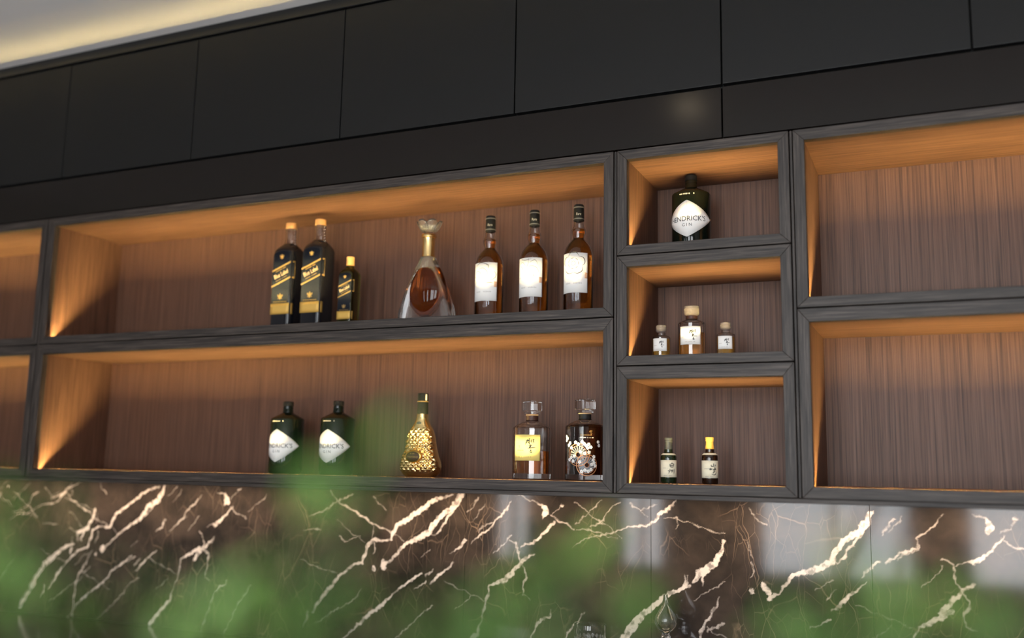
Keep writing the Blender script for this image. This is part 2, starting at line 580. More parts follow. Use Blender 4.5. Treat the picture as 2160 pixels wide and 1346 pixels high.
# ------------------------------------------------------------------ marble splashback
WY = 0.338
A = lambda x, y: (620 + x / 4.128, 1020 + y / 4.128)
B = lambda x, y: (1070 + x / 4.13, 1020 + y / 4.13)
VA = [
    [(1470, 75, 45), (1440, 130, 60), (1390, 210, 70), (1290, 270, 55), (1220, 350, 60), (1180, 420, 55), (1080, 480, 45), (970, 530, 35), (900, 610, 20), (850, 660, 15), (790, 705, 30)],
    [(1390, 240, 20), (1330, 310, 25), (1300, 360, 20), (1270, 400, 25), (1240, 450, 12), (1200, 440, 15)],
    [(1380, 95, 20), (1280, 125, 25), (1200, 155, 35), (1140, 210, 40), (1060, 260, 40), (980, 320, 40), (890, 370, 35), (865, 430, 35), (845, 490, 30), (770, 495, 18), (700, 490, 30), (650, 530, 35), (620, 600, 30), (595, 690, 30), (510, 710, 25), (450, 770, 28), (390, 810, 30), (340, 880, 25), (270, 950, 35), (200, 1050, 30), (160, 1120, 22)],
    [(700, 500, 15), (705, 560, 15), (690, 620, 10)],
    [(120, 1120, 25), (105, 1190, 18), (75, 1255, 8)],
    [(310, 60, 10), (375, 155, 14), (510, 230, 16), (590, 280, 20), (690, 355, 16), (780, 390, 14), (850, 425, 12), (960, 500, 8)],
    [(510, 90, 10), (375, 155, 12), (260, 240, 14), (140, 285, 10)],
    [(1110, 780, 25), (1010, 850, 30), (900, 930, 22), (830, 1000, 22), (740, 1080, 30), (650, 1140, 25), (570, 1215, 28), (520, 1260, 18), (430, 1346, 14)],
    [(585, 930, 6), (530, 1000, 10), (420, 1070, 9), (340, 1110, 10), (240, 1185, 10), (180, 1220, 6)],
    [(1895, 160, 12), (1830, 250, 18), (1740, 330, 18), (1720, 390, 20), (1620, 450, 22), (1540, 525, 10)],
    [(1740, 330, 10), (1640, 370, 8), (1610, 420, 6)],
    [(1490, 490, 30), (1440, 560, 25), (1360, 605, 10)],
    [(1890, 450, 10), (1820, 530, 12), (1745, 600, 10)],
    [(1215, 755, 10), (1150, 805, 18)],
    [(1390, 680, 15), (1340, 740, 20), (1270, 790, 35), (1220, 840, 25), (1190, 885, 10)],
    [(1150, 850, 18), (1110, 880, 15), (1050, 910, 8)],
    [(1185, 570, 8), (1100, 640, 6)],
    [(1210, 1055, 14), (1110, 1130, 12), (1030, 1220, 12), (900, 1340, 10)],
    [(1540, 980, 10), (1480, 1050, 10), (1400, 1095, 6)],
    [(1310, 850, 8), (1420, 910, 8), (1560, 970, 8), (1660, 1020, 6)],
    [(1900, 790, 45), (1830, 845, 50), (1760, 870, 40), (1700, 890, 20), (1690, 960, 20), (1665, 1050, 20), (1645, 1140, 16), (1620, 1230, 14), (1600, 1300, 40), (1560, 1346, 50)],
    [(60, 655, 6), (150, 710, 8), (290, 760, 8), (380, 775, 5)],
    [(400, 460, 10), (450, 505, 10), (540, 470, 8), (580, 460, 5)],
    [(690, 370, 5), (685, 440, 6), (690, 490, 6)],
    [(370, 310, 5), (430, 360, 6), (510, 440, 8), (620, 510, 6)],
    [(690, 110, 8), (730, 170, 10), (800, 225, 10)],
    [(80, 405, 6), (150, 400, 8), (230, 395, 12)],
    [(1600, 130, 12), (1560, 200, 12), (1510, 245, 8)],
    [(1660, 190, 8), (1620, 240, 8), (1570, 310, 6)],
    [(775, 690, 60), (780, 725, 62)], [(688, 735, 40), (692, 745, 40)],
]
VB = [
    [(110, 100, 12), (200, 155, 15)], [(215, 150, 10), (300, 185, 20), (330, 225, 60), (335, 250, 60), (312, 300, 12)],
    [(370, 270, 14), (440, 320, 14), (510, 350, 14), (580, 400, 12)],
    [(478, 186, 26), (482, 192, 26)], [(480, 190, 8), (430, 230, 8), (385, 275, 8)],
    [(410, 335, 14), (350, 395, 32), (290, 460, 32), (225, 525, 40), (170, 520, 18), (115, 550, 10)],
    [(230, 615, 15), (170, 640, 30), (110, 700, 40), (50, 760, 45), (0, 820, 55)],
    [(25, 490, 12), (75, 530, 16), (100, 600, 16), (110, 670, 18), (150, 750, 18), (165, 820, 16), (135, 900, 16), (135, 970, 12), (200, 1010, 6)],
    [(1490, 140, 10), (1440, 180, 18), (1415, 215, 30), (1330, 265, 25), (1280, 330, 20), (1210, 365, 16), (1110, 382, 16), (1060, 375, 14), (950, 410, 12), (870, 440, 12), (780, 465, 12), (680, 480, 12), (630, 510, 10), (570, 560, 6)],
    [(610, 408, 8), (720, 402, 12), (790, 430, 10), (870, 455, 8), (960, 485, 6)],
    [(590, 170, 8), (660, 210, 10), (710, 265, 10), (810, 335, 10), (880, 370, 8), (930, 420, 8), (1000, 480, 5)],
    [(980, 165, 10), (900, 210, 14), (860, 280, 10), (810, 345, 14), (720, 380, 8)],
    [(820, 150, 6), (770, 205, 14), (700, 265, 6), (600, 350, 5)],
    [(1890, 500, 25), (1870, 580, 35), (1840, 650, 50), (1790, 710, 55), (1720, 760, 75), (1660, 790, 60), (1630, 860, 25)],
    [(1720, 780, 40), (1700, 840, 30), (1700, 880, 20)],
    [(1590, 895, 30), (1545, 905, 40), (1490, 930, 40), (1400, 960, 45), (1320, 1030, 55), (1260, 1080, 65), (1170, 1150, 70), (1110, 1220, 80), (1060, 1290, 75), (1020, 1346, 70)],
    [(1550, 890, 35), (1545, 840, 20), (1550, 800, 8)], [(1560, 880, 20), (1575, 810, 6)],
    [(1890, 860, 10), (1830, 905, 12), (1770, 930, 10), (1700, 970, 10), (1625, 1030, 8)],
    [(1850, 980, 10), (1830, 1060, 18), (1770, 1150, 25), (1720, 1220, 30), (1690, 1290, 28), (1690, 1346, 25)],
    [(1890, 1220, 15), (1800, 1260, 18), (1740, 1290, 10)], [(1740, 1250, 12), (1800, 1300, 10), (1890, 1340, 12)],
    [(1890, 440, 10), (1800, 420, 8), (1740, 405, 8), (1650, 360, 8), (1560, 335, 8), (1480, 310, 8), (1370, 295, 6)],
    [(1480, 300, 12), (1490, 350, 10), (1465, 390, 8)],
    [(1070, 170, 10), (1100, 205, 12), (1160, 240, 8), (1230, 295, 8)], [(1160, 240, 6), (1220, 210, 8), (1300, 180, 6)],
    [(380, 1110, 10), (370, 1160, 14), (290, 1190, 22), (240, 1260, 20), (210, 1346, 14)],
    [(665, 1120, 8), (620, 1190, 14), (550, 1270, 18), (510, 1346, 14)],
]
veins = []
for fn, lst in ((A, VA), (B, VB)):
    for pl in lst:
        q = []
        for x, y, w in pl:
            p = P(*fn(x, y), WY)
            dep = (p - CAM).dot(CF)
            q.append((p.x, p.z, w / 4.13 * dep / FPX))
        if pl[-1][1] >= 1330:                # runs on below the picture
            (xa, za, wa), (xb, zb, wb) = q[-2], q[-1]
            k_ = .11 / max(math.hypot(xb - xa, zb - za), 1e-6)
            q.append((xb + (xb - xa) * k_, zb + (zb - za) * k_, wb * .8))
        veins.append(q)
SPAN = 1.22
for pl in list(veins):                       # the same quarry bed runs on to both sides
    cx = sum(p[0] for p in pl) / len(pl)
    for k, sh in ((1, -SPAN), (-1, SPAN), (-1, 2 * SPAN), (1, -2 * SPAN + .06)):
        dz = random.uniform(-.03, .03)
        q = [(p[0] + sh + random.uniform(-.006, .006), p[1] + dz + random.uniform(-.004, .004), p[2] * random.uniform(.7, 1.1)) for p in pl]
        if (q[0][0] > -3.9 and max(p[0] for p in q) < -2.10) or (min(p[0] for p in q) > -.54 and q[0][0] < .6): veins.append(q)

ZC = EYE - .580                              # worktop height
ZT = EYE - .030
def vein_field(X, Z):
    out = np.zeros(X.shape)
    jx = .0022 * np.sin(X * 150 + Z * 110) + .0012 * np.sin(X * 340 - Z * 290) + .0005 * np.sin(Z * 930 + X * 600)
    jz = .0022 * np.sin(Z * 140 - X * 90) + .0012 * np.sin(Z * 330 + X * 280) + .0005 * np.sin(X * 1010 - Z * 700)
    Xj, Zj = X + jx, Z + jz
    for pl in veins:
        for (x0, z0, w0), (x1, z1, w1) in zip(pl[:-1], pl[1:]):
            mrg = max(w0, w1) + .008
            sel = (X > min(x0, x1) - mrg) & (X < max(x0, x1) + mrg) & (Z > min(z0, z1) - mrg) & (Z < max(z0, z1) + mrg)
            if not sel.any(): continue
            xx, zz = Xj[sel], Zj[sel]
            dx, dz = x1 - x0, z1 - z0
            t = np.clip(((xx - x0) * dx + (zz - z0) * dz) / (dx * dx + dz * dz + 1e-12), 0, 1)
            dd = np.hypot(xx - x0 - t * dx, zz - z0 - t * dz)
            hw = np.maximum((w0 + (w1 - w0) * t) * .42, .0010)
            val = np.clip((hw + .0011 - dd) / .0022, 0, 1)
            val *= np.clip(.22 + hw / .0062, 0, 1)
            out[sel] = np.maximum(out[sel], val)
    return out


SEAM = P(983, 1100, WY).x
k = -4
x0 = SEAM - 4 * .6
while x0 < .75:
    x1 = x0 + .5985
    st = .0022 if -3.6 < x1 and x0 < .4 else .01
    nx, nz = int((x1 - x0) / st) + 1, int((ZT - ZC) / st) + 1
    X, Z = np.meshgrid(np.linspace(x0, x1, nx), np.linspace(ZC, ZT, nz))
    vf = vein_field(X, Z).ravel()
    vv = np.stack([X.ravel(), np.full(X.size, WY), Z.ravel()], 1)
    idx = np.arange(nx * nz).reshape(nz, nx)
    fa = np.stack([idx[:-1, :-1].ravel(), idx[:-1, 1:].ravel(), idx[1:, 1:].ravel(), idx[1:, :-1].ravel()], 1)
    # rim and back of the slab
    rim = np.concatenate([idx[0, :], idx[1:, -1], idx[-1, -2::-1], idx[-2:0:-1, 0]])
    bv = vv[rim].copy(); bv[:, 1] = WY + .018
    nb = len(vv); r = len(rim)
    me = bpy.data.meshes.new('marble_slab')
    faces = fa.tolist() + [[int(rim[i]), nb + i, nb + (i + 1) % r, int(rim[(i + 1) % r])] for i in range(r)] + [[nb + i for i in range(r)][::-1]]
    me.from_pydata(np.concatenate([vv, bv]).tolist(), [], faces)
    at = me.attributes.new('vein', 'FLOAT', 'POINT')
    at.data.foreach_set('value', np.concatenate([vf, vf[rim]]).astype(np.float32))
    link('marble_slab', me, M_MARBLE, wall_back)
    x0 += .6

# ------------------------------------------------------------------ worktop and base run (below the picture)
tag(box('bar_worktop', -4.2, 1.6, -.30, WY - .001, ZC - .04, ZC, M_COUNT, bev=.003), 'black stone bar worktop under the marble splashback', 'worktop')
bx_ = thing('base_cabinet', 'black base cabinet under the bar worktop', 'cabinet', (-1.3, 0, 0))
box('body', -2.9, 2.9, -.26, WY - .002, .001, ZC - .041, M_BODY, bx_)
for i in range(9):
    dd = box('door', -2.89 + i * .643, -2.89 + i * .643 + .638, -.281, -.2605, .1, ZC - .06, M_DOOR, bx_, .002)


# ------------------------------------------------------------------ shelf units
def Zr(z): return EYE + z


FW = .0275      # width of a frame member


def shelf_unit(x0, x1, z0, z1, zi0, zi1, label, group):
    """open box with a mitred oak frame and an LED strip behind its lower rail"""
    cx = (x0 + x1) / 2
    t = thing('display_shelf', label, 'shelf', (cx, 0, Zr(z0)), group=group)
    h = z1 - z0; a = zi0 - z0; b = zi1 - z0
    xl, xr = x0 - cx, x1 - cx
    il, ir = xl + FW, xr - FW
    FD = .022
    bv = .0011
    prism('bottom_rail', [(xl, 0), (xr, 0), (ir, a), (il, a)], 0, FD, M_FH, t, bv)
    prism('top_rail', [(xl, h), (il, b), (ir, b), (xr, h)], 0, FD, M_FH, t, bv)
    prism('stile', [(xl, 0), (il, a), (il, b), (xl, h)], 0, FD, M_FV, t, bv)
    prism('stile', [(xr, 0), (xr, h), (ir, b), (ir, a)], 0, FD, M_FV, t, bv)
    DP = .319
    box('top_panel', xl + .004, xr - .004, FD, DP + .012, b, h - .002, M_IX, t)
    bp = box('bottom_panel', xl + .004, xr - .004, FD + .0125, DP + .012, .002, a, M_IX, t)
    box('side_panel', xl + .002, il, FD, DP, .002, b, M_IY, t)
    box('side_panel', ir, xr - .002, FD, DP, .002, b, M_IY, t)
    box('back_panel', il, ir, DP, DP + .012, a, b, M_IZ, t)
    ch = box('led_channel', il, ir, FD, FD + .0125, .003, a - .0120, M_ALU, t)
    box('led_strip', il + .002, ir - .002, FD + .0004, FD + .0050, a - .0120, a - .0106, M_LED, ch)
    box('lip', il, ir, FD, FD + .0028, a - .003, a, M_FH, t)  # unseen overhang, added to keep the strip's light off the room ceiling
    return t


XL1 = -.787; XR0 = -.776
XL0 = -2.93
XR1 = P(1672, 650, 0).x
G = 'open oak display shelves over the bar'
shelf_unit(XL0, XL1, .4125, .8734, .4385, .8443, 'wide upper oak shelf holding the three white-labelled bottles and crystal decanter', G)
shelf_unit(XL0, XL1, -.0545, .4095, -.0262, .3756, 'wide lower oak shelf holding the gold bottle and yellow-labelled decanter', G)
shelf_unit(XR0, XR1, .5795, .8734, .6055, .8465, 'topmost small oak shelf with one black bottle in it', G)
shelf_unit(XR0, XR1, .2798, .5765, .3052, .5460, 'middle small oak shelf with the small square-labelled amber bottles', G)
shelf_unit(XR0, XR1, -.0536, .2768, -.0274, .2433, 'lowest small oak shelf with two miniature dark bottles', G)
XQ0 = XR1 + .011
shelf_unit(XQ0, 1.3, .4125, .8734, .4385, .8443, 'empty upper oak shelf at the far right end', G)
shelf_unit(XQ0, 1.3, -.0545, .4095, -.0262, .3756, 'empty lower oak shelf at the far right end', G)
shelf_unit(-4.2, XL0 - .011, .4125, .8734, .4385, .8443, 'empty upper oak shelf at the far left end', G)
shelf_unit(-4.2, XL0 - .011, -.0545, .4095, -.0262, .3756, 'empty lower oak shelf at the far left end', G)
for xa, xb, w in ((XL1, XR0, 'beside the small shelves'), (XR1, XQ0, 'right of the small shelves'), (XL0 - .011, XL0, 'at the far left')):
    tag(box('filler_strip', xa + .0028, xb - .0022, .002, .03, Zr(-.054), Zr(.873), M_FV, bev=.0008), 'slim dark oak filler strip between shelf stacks ' + w, 'trim', 'filler strips between shelf stacks')
base = thing('light_pelmet', 'dark oak board running along under the shelves above the marble', 'shelf board', (-1.4, 0, Zr(-.0667)))
box('board', -2.8, 2.8, .004, .325, 0, .0115, M_FH, base, .0012)
box('led_strip', -2.75, 2.70, .225, .237, -.0012, -.0001, M_LEDU, base)

# ------------------------------------------------------------------ fascia, overhead cabinets, cornice
fz0, fz1 = Zr(.8765), Zr(1.0165)
for xa, xb, w in ((-4.2, -.4885, 'over the wide shelves'), (-.4850, 1.4, 'at the right end')):
    tag(box('fascia_panel', xa, xb, .0, .02, fz0, fz1, M_FASC, bev=.0012), 'polished black fascia panel between shelves and overhead cupboards ' + w, 'panel', 'polished fascia panels')
DX = [-1.0885 + .602 * i for i in range(-5, 5)]
names = {0: 'over the far left end', 1: 'second from the left', 2: 'third from the left', 3: 'left of the crystal decanter', 4: 'above the crystal decanter',
         5: 'above the three white-labelled bottles', 6: 'right of the small shelves', 7: 'over the empty right shelves', 8: 'at the far right end'}
dz0, dz1 = Zr(1.0250), Zr(1.4580)
for i in range(9):
    xa, xb = DX[i], DX[i + 1]
    if xb > 1.6: continue
    t = thing('overhead_cabinet', 'matt black handleless overhead cupboard ' + names[i], 'cabinet', ((xa + xb) / 2, 0, dz0), group='overhead cupboards')
    w = (xb - xa) / 2
    box('door', -w + .0018, w - .0018, 0, .02, 0, dz1 - dz0, M_DOOR, t, .0018, 3)
    box('body', -w + .0004, w - .0004, .0225, WY + .018, -.004, dz1 - dz0 + .03, M_BODY, t)
tag(box('cornice', -4.2, 1.5, -.004, .02, dz1 + .006, CEIL - .001, mat('cornice_black', (.010, .010, .010), .25), bev=.002), 'black cornice strip between overhead cupboards and ceiling', 'cornice')


# ------------------------------------------------------------------ bottles
ZU, ZLW, ZR1_, ZR2_, ZR3_ = .4385, -.0262, .6055, .3052, -.0274


def spot(px, py, Y, zfloor):
    """stand on a shelf floor: x from the photo column, y from how far back it stands"""
    p = P(px, py, Y)
    return (p.x, Y, Zr(zfloor))


def kanji_brush(name, strokes, s, g, m, parent, u, v, w):
    k = Ink()
    for st in strokes:
        k.curve([(u + x * s, v + y * s) for x, y in st], w, w * .75, n=5)
    return k.build(name, g, m, parent, .0008)


HIBIKI = [  # brush strokes in a unit box, running hand
    [(-.62, .30), (-.30, .52), (-.42, .30), (-.66, .06)], [(-.30, .40), (-.46, .16), (-.62, -.12)],
    [(-.20, .66), (-.06, .62), (-.24, .36), (.00, .40), (-.22, .08)], [(-.34, .20), (-.10, .22), (.06, .30)],
    [(-.16, .30), (-.10, .02), (-.02, -.04)], [(.22, .60), (.14, .34), (.24, .12)], [(.24, .56), (.46, .60), (.34, .36), (.46, .20), (.30, .12)],
    [(-.20, -.20), (.14, -.14), (.26, -.12)], [(.02, .0), (-.02, -.26), (-.14, -.46)], [(.14, -.14), (.04, -.34), (-.16, -.5)],
    [(-.30, -.50), (.2, -.46), (.72, -.44)], [(.0, -.68), (.12, -.72), (.06, -.84), (.18, -.88)], [(.02, -.82), (.04, -.98), (.2, -1.02), (.18, -.8)]]
HAKU = [[(.05, 1.0), (-.06, .82)], [(-.36, .74), (-.32, .46), (-.30, .22)], [(-.36, .74), (.1, .80), (.34, .74), (.32, .44), (.30, .2)],
        [(-.3, .50), (.0, .52), (.28, .52)], [(-.30, .22), (.0, .24), (.3, .22)],
        [(-.36, -.1), (-.38, -.5), (-.62, -.92)], [(-.66, -.36), (-.58, -.56)], [(-.16, -.32), (-.10, -.52)], [(0, -.16), (.02, -.5), (-.04, -.82)],
        [(.14, -.34), (.22, -.52)], [(.40, -.06), (.42, -.5), (.36, -1.02)]]
YAMA = [[(.0, 1.0), (.02, .7), (.0, .44)], [(-.4, .74), (-.42, .5), (-.2, .44), (.3, .5)], [(.36, .8), (.34, .6), (.30, .42)],
        [(-.62, .1), (-.62, -.14), (-.4, -.14)], [(-.5, .18), (-.5, -.12)], [(-.3, .1), (-.36, -.16)],
        [(.1, .24), (.3, .22), (.2, .04), (-.08, -.06)], [(.2, .2), (.36, .0), (.5, -.02)], [(-.16, -.16), (.2, -.12), (.54, -.12)],
        [(.0, -.3), (.22, -.3), (.16, -.5), (-.02, -.5), (.0, -.3)], [(.46, -.14), (.48, -.6), (.30, -.96), (-.1, -1.0), (-.34, -.84)], [(-.2, -.68), (.1, -.66)]]


# --- three whiskies with white labels
def malt(px, top, art, label):
    Y = .197
    loc = spot(px, 652, Y, ZU)
    t = thing('whisky_bottle', label, 'bottle', loc, group='white-labelled whisky bottles')
    H = P(px, top, Y).z - loc[2]
    r = .0440
    prof = [(0, .036), (.003, .0405), (.008, r), (H - .158, r), (H - .146, .0417), (H - .134, .0385), (H - .122, .0315), (H - .112, .0235), (H - .105, .0178), (H - .099, .0180), (H - .088, .0205), (H - .078, .0212), (H - .074, .0195), (H - .066, .0158), (H - .05, .0140), (H - .03, .0135)]
    _, inn = shell('bottle_glass', prof, .0028, .008, M_GLASS, t)
    loft('whisky', fill(inn, H - .0765), M_AMBER, t)
    c = loft('capsule', [(H - .051, .0150), (H - .049, .0158), (H - .003, .0150), (H, .0135)], M_CAPB, t, 40)
    for z in (H - .046, H - .011):
        loft('capsule_ring', [(z, .0160), (z + .003, .0160)], M_RING, c, 40)
    text('Rare', .011, cyl_map(.0156, .30, H - .031), M_FINK, c, sx=.75, shear=.15)
    g = cyl_map(r + .0002)
    hw = r * math.radians(57)
    z0, z1 = H - .2745, H - .1555
    p = rect_patch('label', g, -hw, hw, z0, z1, M_PAPER, t, 30)
    rect_patch('label_tab', cyl_map(r + .0006), hw - .010, hw, z0 + .043, z0 + .060, M_TAB, p, 4)
    k = Ink(); art(k, hw, (z0 + z1) / 2 + .028)
    k.build('line_drawing', cyl_map(r + .0004), M_LINE, p)
    bars(12, .0060, cyl_map(r + .0004), M_PALE, p, v=z0 + .028)
    return t


def art_swirl(k, hw, zc):
    for a in ([(-.030, .020), (-.012, .030), (.008, .026), (.018, .012)], [(.004, .028), (.016, .022), (.014, .010)],
              [(-.034, -.004), (-.022, .006), (-.008, -.004), (-.006, -.020)], [(-.036, -.002), (-.034, -.014), (-.030, -.008)],
              [(-.02, .010), (-.002, .014), (.012, .002), (.014, -.016)], [(-.036, -.020), (-.030, -.030), (-.036, -.034)],
              [(.034, .004), (.040, -.006), (.034, -.018), (.016, -.026)], [(.010, -.032), (.024, -.031), (.03, -.033)]):
        k.curve([(x, zc + y) for x, y in a], .0022, .0010)


def art_leafspray(k, hw, zc):
    for a in ([(.000, .030), (-.001, .012), (-.008, .000), (-.020, -.016), (-.024, -.026)], [(-.006, .0), (.010, .006), (.026, .0), (.032, -.014)],
              [(-.008, .004), (-.020, .018), (-.036, .014)], [(-.030, .008), (-.020, -.002), (-.024, -.018)], [(.004, .016), (.020, .024), (.030, .010)],
              [(-.026, .028), (-.01, .024), (.01, .028)], [(-.036, -.030), (-.030, -.026)], [(.014, -.020), (.020, -.028)], [(.0, -.018), (.006, -.024)]):
        k.curve([(x, zc + y) for x, y in a], .0015, .0007)


def art_rosette(k, hw, zc):
    for i in range(5):
        a = PI / 2 + i * 2 * PI / 5
        cx, cy = .019 * math.cos(a), .019 * math.sin(a)
        pts = [(cx + .0165 * math.cos(a + q), zc + cy + .0150 * math.sin(a + q)) for q in (-1.35, -.8, -.3, .3, .8, 1.35)]
        k.curve(pts, .0021, .0021)
    for i in range(7):
        a = i * 2 * PI / 7
        k.curve([(.016 * math.cos(a + q), zc + .016 * math.sin(a + q) * (1.0)) for q in (-.36, 0, .36)], .0014)
    k.ring(0, zc, .0062, .0009)
    for i in range(6):
        a = i * PI / 3; k.disc(.0105 * math.cos(a), zc + .0105 * math.sin(a), .0007)


malt(1031.0, 457, art_swirl, 'black-capped amber bottle, white label with curling scroll drawing, leftmost of three')
malt(1125.0, 445, art_leafspray, 'black-capped amber bottle, white label with thin branching drawing, middle of three')
malt(1219.5, 433, art_rosette, 'black-capped amber bottle, white label with round rosette drawing, beside the stile')


# --- black apothecary bottles with a pointed label
def apothecary(px, Y, zf, label, py, up=0.0):
    loc = spot(px, py, Y, zf)
    t = thing('gin_bottle', label, 'bottle', loc, group='black apothecary gin bottles')
    H, r = .2365, .0545
    loft('bottle_glass', [(0, .049), (.003, .053), (.008, r), (H - .060, r), (H - .056, .0525), (H - .042, .026), (H - .037, .0175), (H - .016, .0150), (H - .014, .015)], M_BLKGL, t, 64, sharp=50)
    loft('neck_ring', [(H - .024, .0150), (H - .0235, .0168), (H - .0195, .0168), (H - .019, .015)], M_BLKGL, t, 40)
    loft('cap', [(H - .0155, .0165), (H - .0145, .0176), (H - .002, .0172), (H, .0155)], M_CAPB, t, 40)
    hw = r * math.radians(84); hh = .0525; zc = .0905 + up
    us = [hw * (-1 + 2 * i / 60) for i in range(61)]
    shp = lambda u: hh * (1 - abs(u / hw) ** 1.18) + .0004
    g = cyl_map(r + .0003)
    p = patch('label', g, us, lambda u: zc - shp(u), lambda u: zc + shp(u), M_PAPER, t, .0004)
    text("HENDRICK'S", .0200, cyl_map(r + .0004), M_LINE, p, v=zc - .001, sx=.98)
    text('G I N', .0125, cyl_map(r + .0004), M_GINK, p, v=zc - .0185)
    bars(14, .0036, cyl_map(r + .0004), M_PALE, p, v=zc + .018)
    # small moulded letters round the shoulder
    bars(11, .0055, cyl_map(r - .0006, 0, H - .0665), M_FINK, t, h=.001, name='shoulder_lettering')
    return t


apothecary(1458.5, .195, ZR1_, 'black apothecary bottle with white pointed label, alone in the topmost small shelf', 480, .008)
apothecary(709.5, .19, ZLW, 'black apothecary bottle with cream pointed label, nearest the gold bottle', 960)
apothecary(603, .19, ZLW, 'black apothecary bottle leftmost on the lower wide shelf', 960)


# --- square whisky bottles with a slanted label
def square_bottle(px, py, top, Y, label, big, group):
    loc = spot(px, py, Y, ZU)
    t = thing('square_bottle', label, 'bottle', loc, group=group)
    H = P(px, top, Y).z - loc[2]
    h = .0406 if big else .0275
    s = h / .0406
    q = 7
    nk = H - (.072 if big else .036)
    sh = nk - .030 * s
    prof = [(0, h - .004, h - .004, q), (.003, h - .001, h - .001, q), (.006, h, h, q), (sh - .006 * s, h, h, q), (sh + .004 * s, h * .96, h * .96, 5), (sh + .014 * s, h * .84, h * .84, 3.2), (sh + .024 * s, h * .62, h * .62, 2.4),
            (nk, .0195 * s, .0195 * s, 2), (nk + .012 * s, .0175 * s, .0175 * s, 2), (H - .021 * s - .004, .0165 * s, .0165 * s, 2)]
    if big:
        loft('bottle_glass', prof[:7] + [(nk - .002, .022, .022, 2)], M_NAVYGL, t, 64)
        _, inn = shell('neck_glass', [(nk - .0018, .0215, .0215, 2), (nk + .004, .0190, .0190, 2), (nk + .018, .0172, .0172, 2), (H - .04, .0168, .0168, 2), (H - .030, .0180, .0180, 2), (H - .0212, .0180, .0180, 2)], .003, .003, M_GLASS, t, 40)
        loft('stopper', [(H - .0208, .0172), (H - .020, .0182), (H - .002, .0182), (H, .017)], M_CORK, t, 40)
        # cord and seal hanging from the neck
        cv = [(.0175 + .010 * i / 8, -.004 - .002 * i / 8, H - .026 - .080 * (i / 8)) for i in range(9)]
        bm = bmesh.new()
        for i in range(9):
            bmesh.ops.create_icosphere(bm, subdivisions=1, radius=.0024, matrix=Matrix.Translation(cv[i]))
        co = from_bm('bead_cord', bm, M_SILV, t, True)
        bm = bmesh.new(); bmesh.ops.create_uvsphere(bm, u_segments=12, v_segments=8, radius=.006, matrix=Matrix.Translation((.031, -.030, H - .104)) @ Matrix.Diagonal((1, .5, 1.2, 1)))
        from_bm('seal', bm, M_GOLD, co, True)
        box('seal_tail', .030, .034, -.032, -.029, H - .125, H - .110, M_CREAM, co)
    else:
        _, inn = shell('bottle_glass', prof, .004, .006, M_GREENGL, t, 64)
        loft('stopper', [(H - .030, .0118), (H - .029, .0128), (H - .014, .0128), (H - .0135, .0122), (H - .012, .0122), (H - .0115, .0128), (H - .001, .0125), (H, .0115)], M_CORK, t, 40)
        loft('whisky', fill(inn, nk - .004), M_DARKL, t, 64)
    f = flat_map(-h - .0002)
    # face label with an arched head
    hw = h * .86
    ztop = sh - .002 * s
    us = [hw * (-1 + 2 * i / 24) for i in range(25)]
    arch = lambda u: ztop - .014 * s * (1 - math.sqrt(max(0, 1 - (u / hw) ** 2)))
    za, zb = (.0577, .0937) if big else (.0320, .0580)
    p = patch('face_label', f, us, lambda u: zb, arch, M_NAVY, t, .0004)
    # slanted name band, running round the corner
    sl = .40
    u0, u1 = -hw - .002 * s, hw + .002 * s
    zlo = H * (.395 if big else .42); zhi = zlo + .058 * s
    n1 = rect_patch('name_band', flat_map(-h - .0007), u0, u1, zlo, zhi, M_NAVY, t, 8, slant=sl)
    for z in (zlo, zhi - .0055 * s):
        rect_patch('gold_edge', flat_map(-h - .0011), u0, u1, z, z + .0055 * s, M_GOLDP, n1, 8, slant=sl)
    side = lambda u, v, hh=0.0: (h + .0007 + hh, -h + .004 * s + u, v)
    zz = zlo + sl * (u1 - u0)
    w2 = .013 * s
    n2 = rect_patch('side_band', side, 0, w2, zz, zhi + sl * (u1 - u0), M_NAVY, t, 3, slant=sl * .4)
    for z in (zz, zhi + sl * (u1 - u0) - .0045 * s):
        rect_patch('gold_edge', lambda u, v, hh=0: side(u, v, hh + .0004), 0, w2, z, z + .0045 * s, M_GOLDP, n2, 3, slant=sl * .4)
    rect_patch('gold_edge', lambda u, v, hh=0: side(u, v, hh + .0004), w2 - .002 * s, w2, zz, zhi + sl * (u1 - u0), M_GOLDP, n2, 2)
    rot = math.atan(sl)
    zm = (zlo + zhi) / 2 + sl * (u1 - u0) / 2
    text('Blue Label', .0215 * s, flat_map(-h - .0011), M_CREAMC, n1, 0, zm, sx=.66, rot=rot)
    bars(13, .0045 * s, flat_map(-h - .0011), M_GOLDP, n1, -.002 * s, zm + .0165 * s, rot=rot)
    bars(18, .0036 * s, flat_map(-h - .0011), M_GOLDP, n1, .002 * s, zm - .0145 * s, rot=rot)
    # crests above and below the band
    for zc, sc in ((ztop - .020 * s, .9 * s), (zb + .022 * s, 1.1 * s)):
        k = Ink()
        k.poly([(x * sc, zc + y * sc) for x, y in ((-.004, .006), (.004, .006), (.0055, -.001), (0, -.0095), (-.0055, -.001))])
        k.poly([(x * sc, zc + y * sc) for x, y in ((-.003, .007), (0, .011), (.003, .007))])
        for q in (-1, 1):
            k.poly([(x * sc * q, zc + y * sc) for x, y in ((.0062, -.002), (.0095, .003), (.0085, .008), (.0058, .005))])
            k.poly([(x * sc * q, zc + y * sc) for x, y in ((.0045, -.006), (.0085, -.006), (.0060, -.0025))])
        k.build('crest', flat_map(-h - .0005), M_GOLDP, p)
    k = Ink()
    for i in range(15): k.poly([((-.026 + .0036 * i) * s + dx, zb + .004 * s + dy) for dx, dy in ((0, 0), (.0022 * s, 0), (.0022 * s, .0028 * s), (0, .0028 * s))])
    k.build('small_print', flat_map(-h - .0005), M_GOLDP, p)
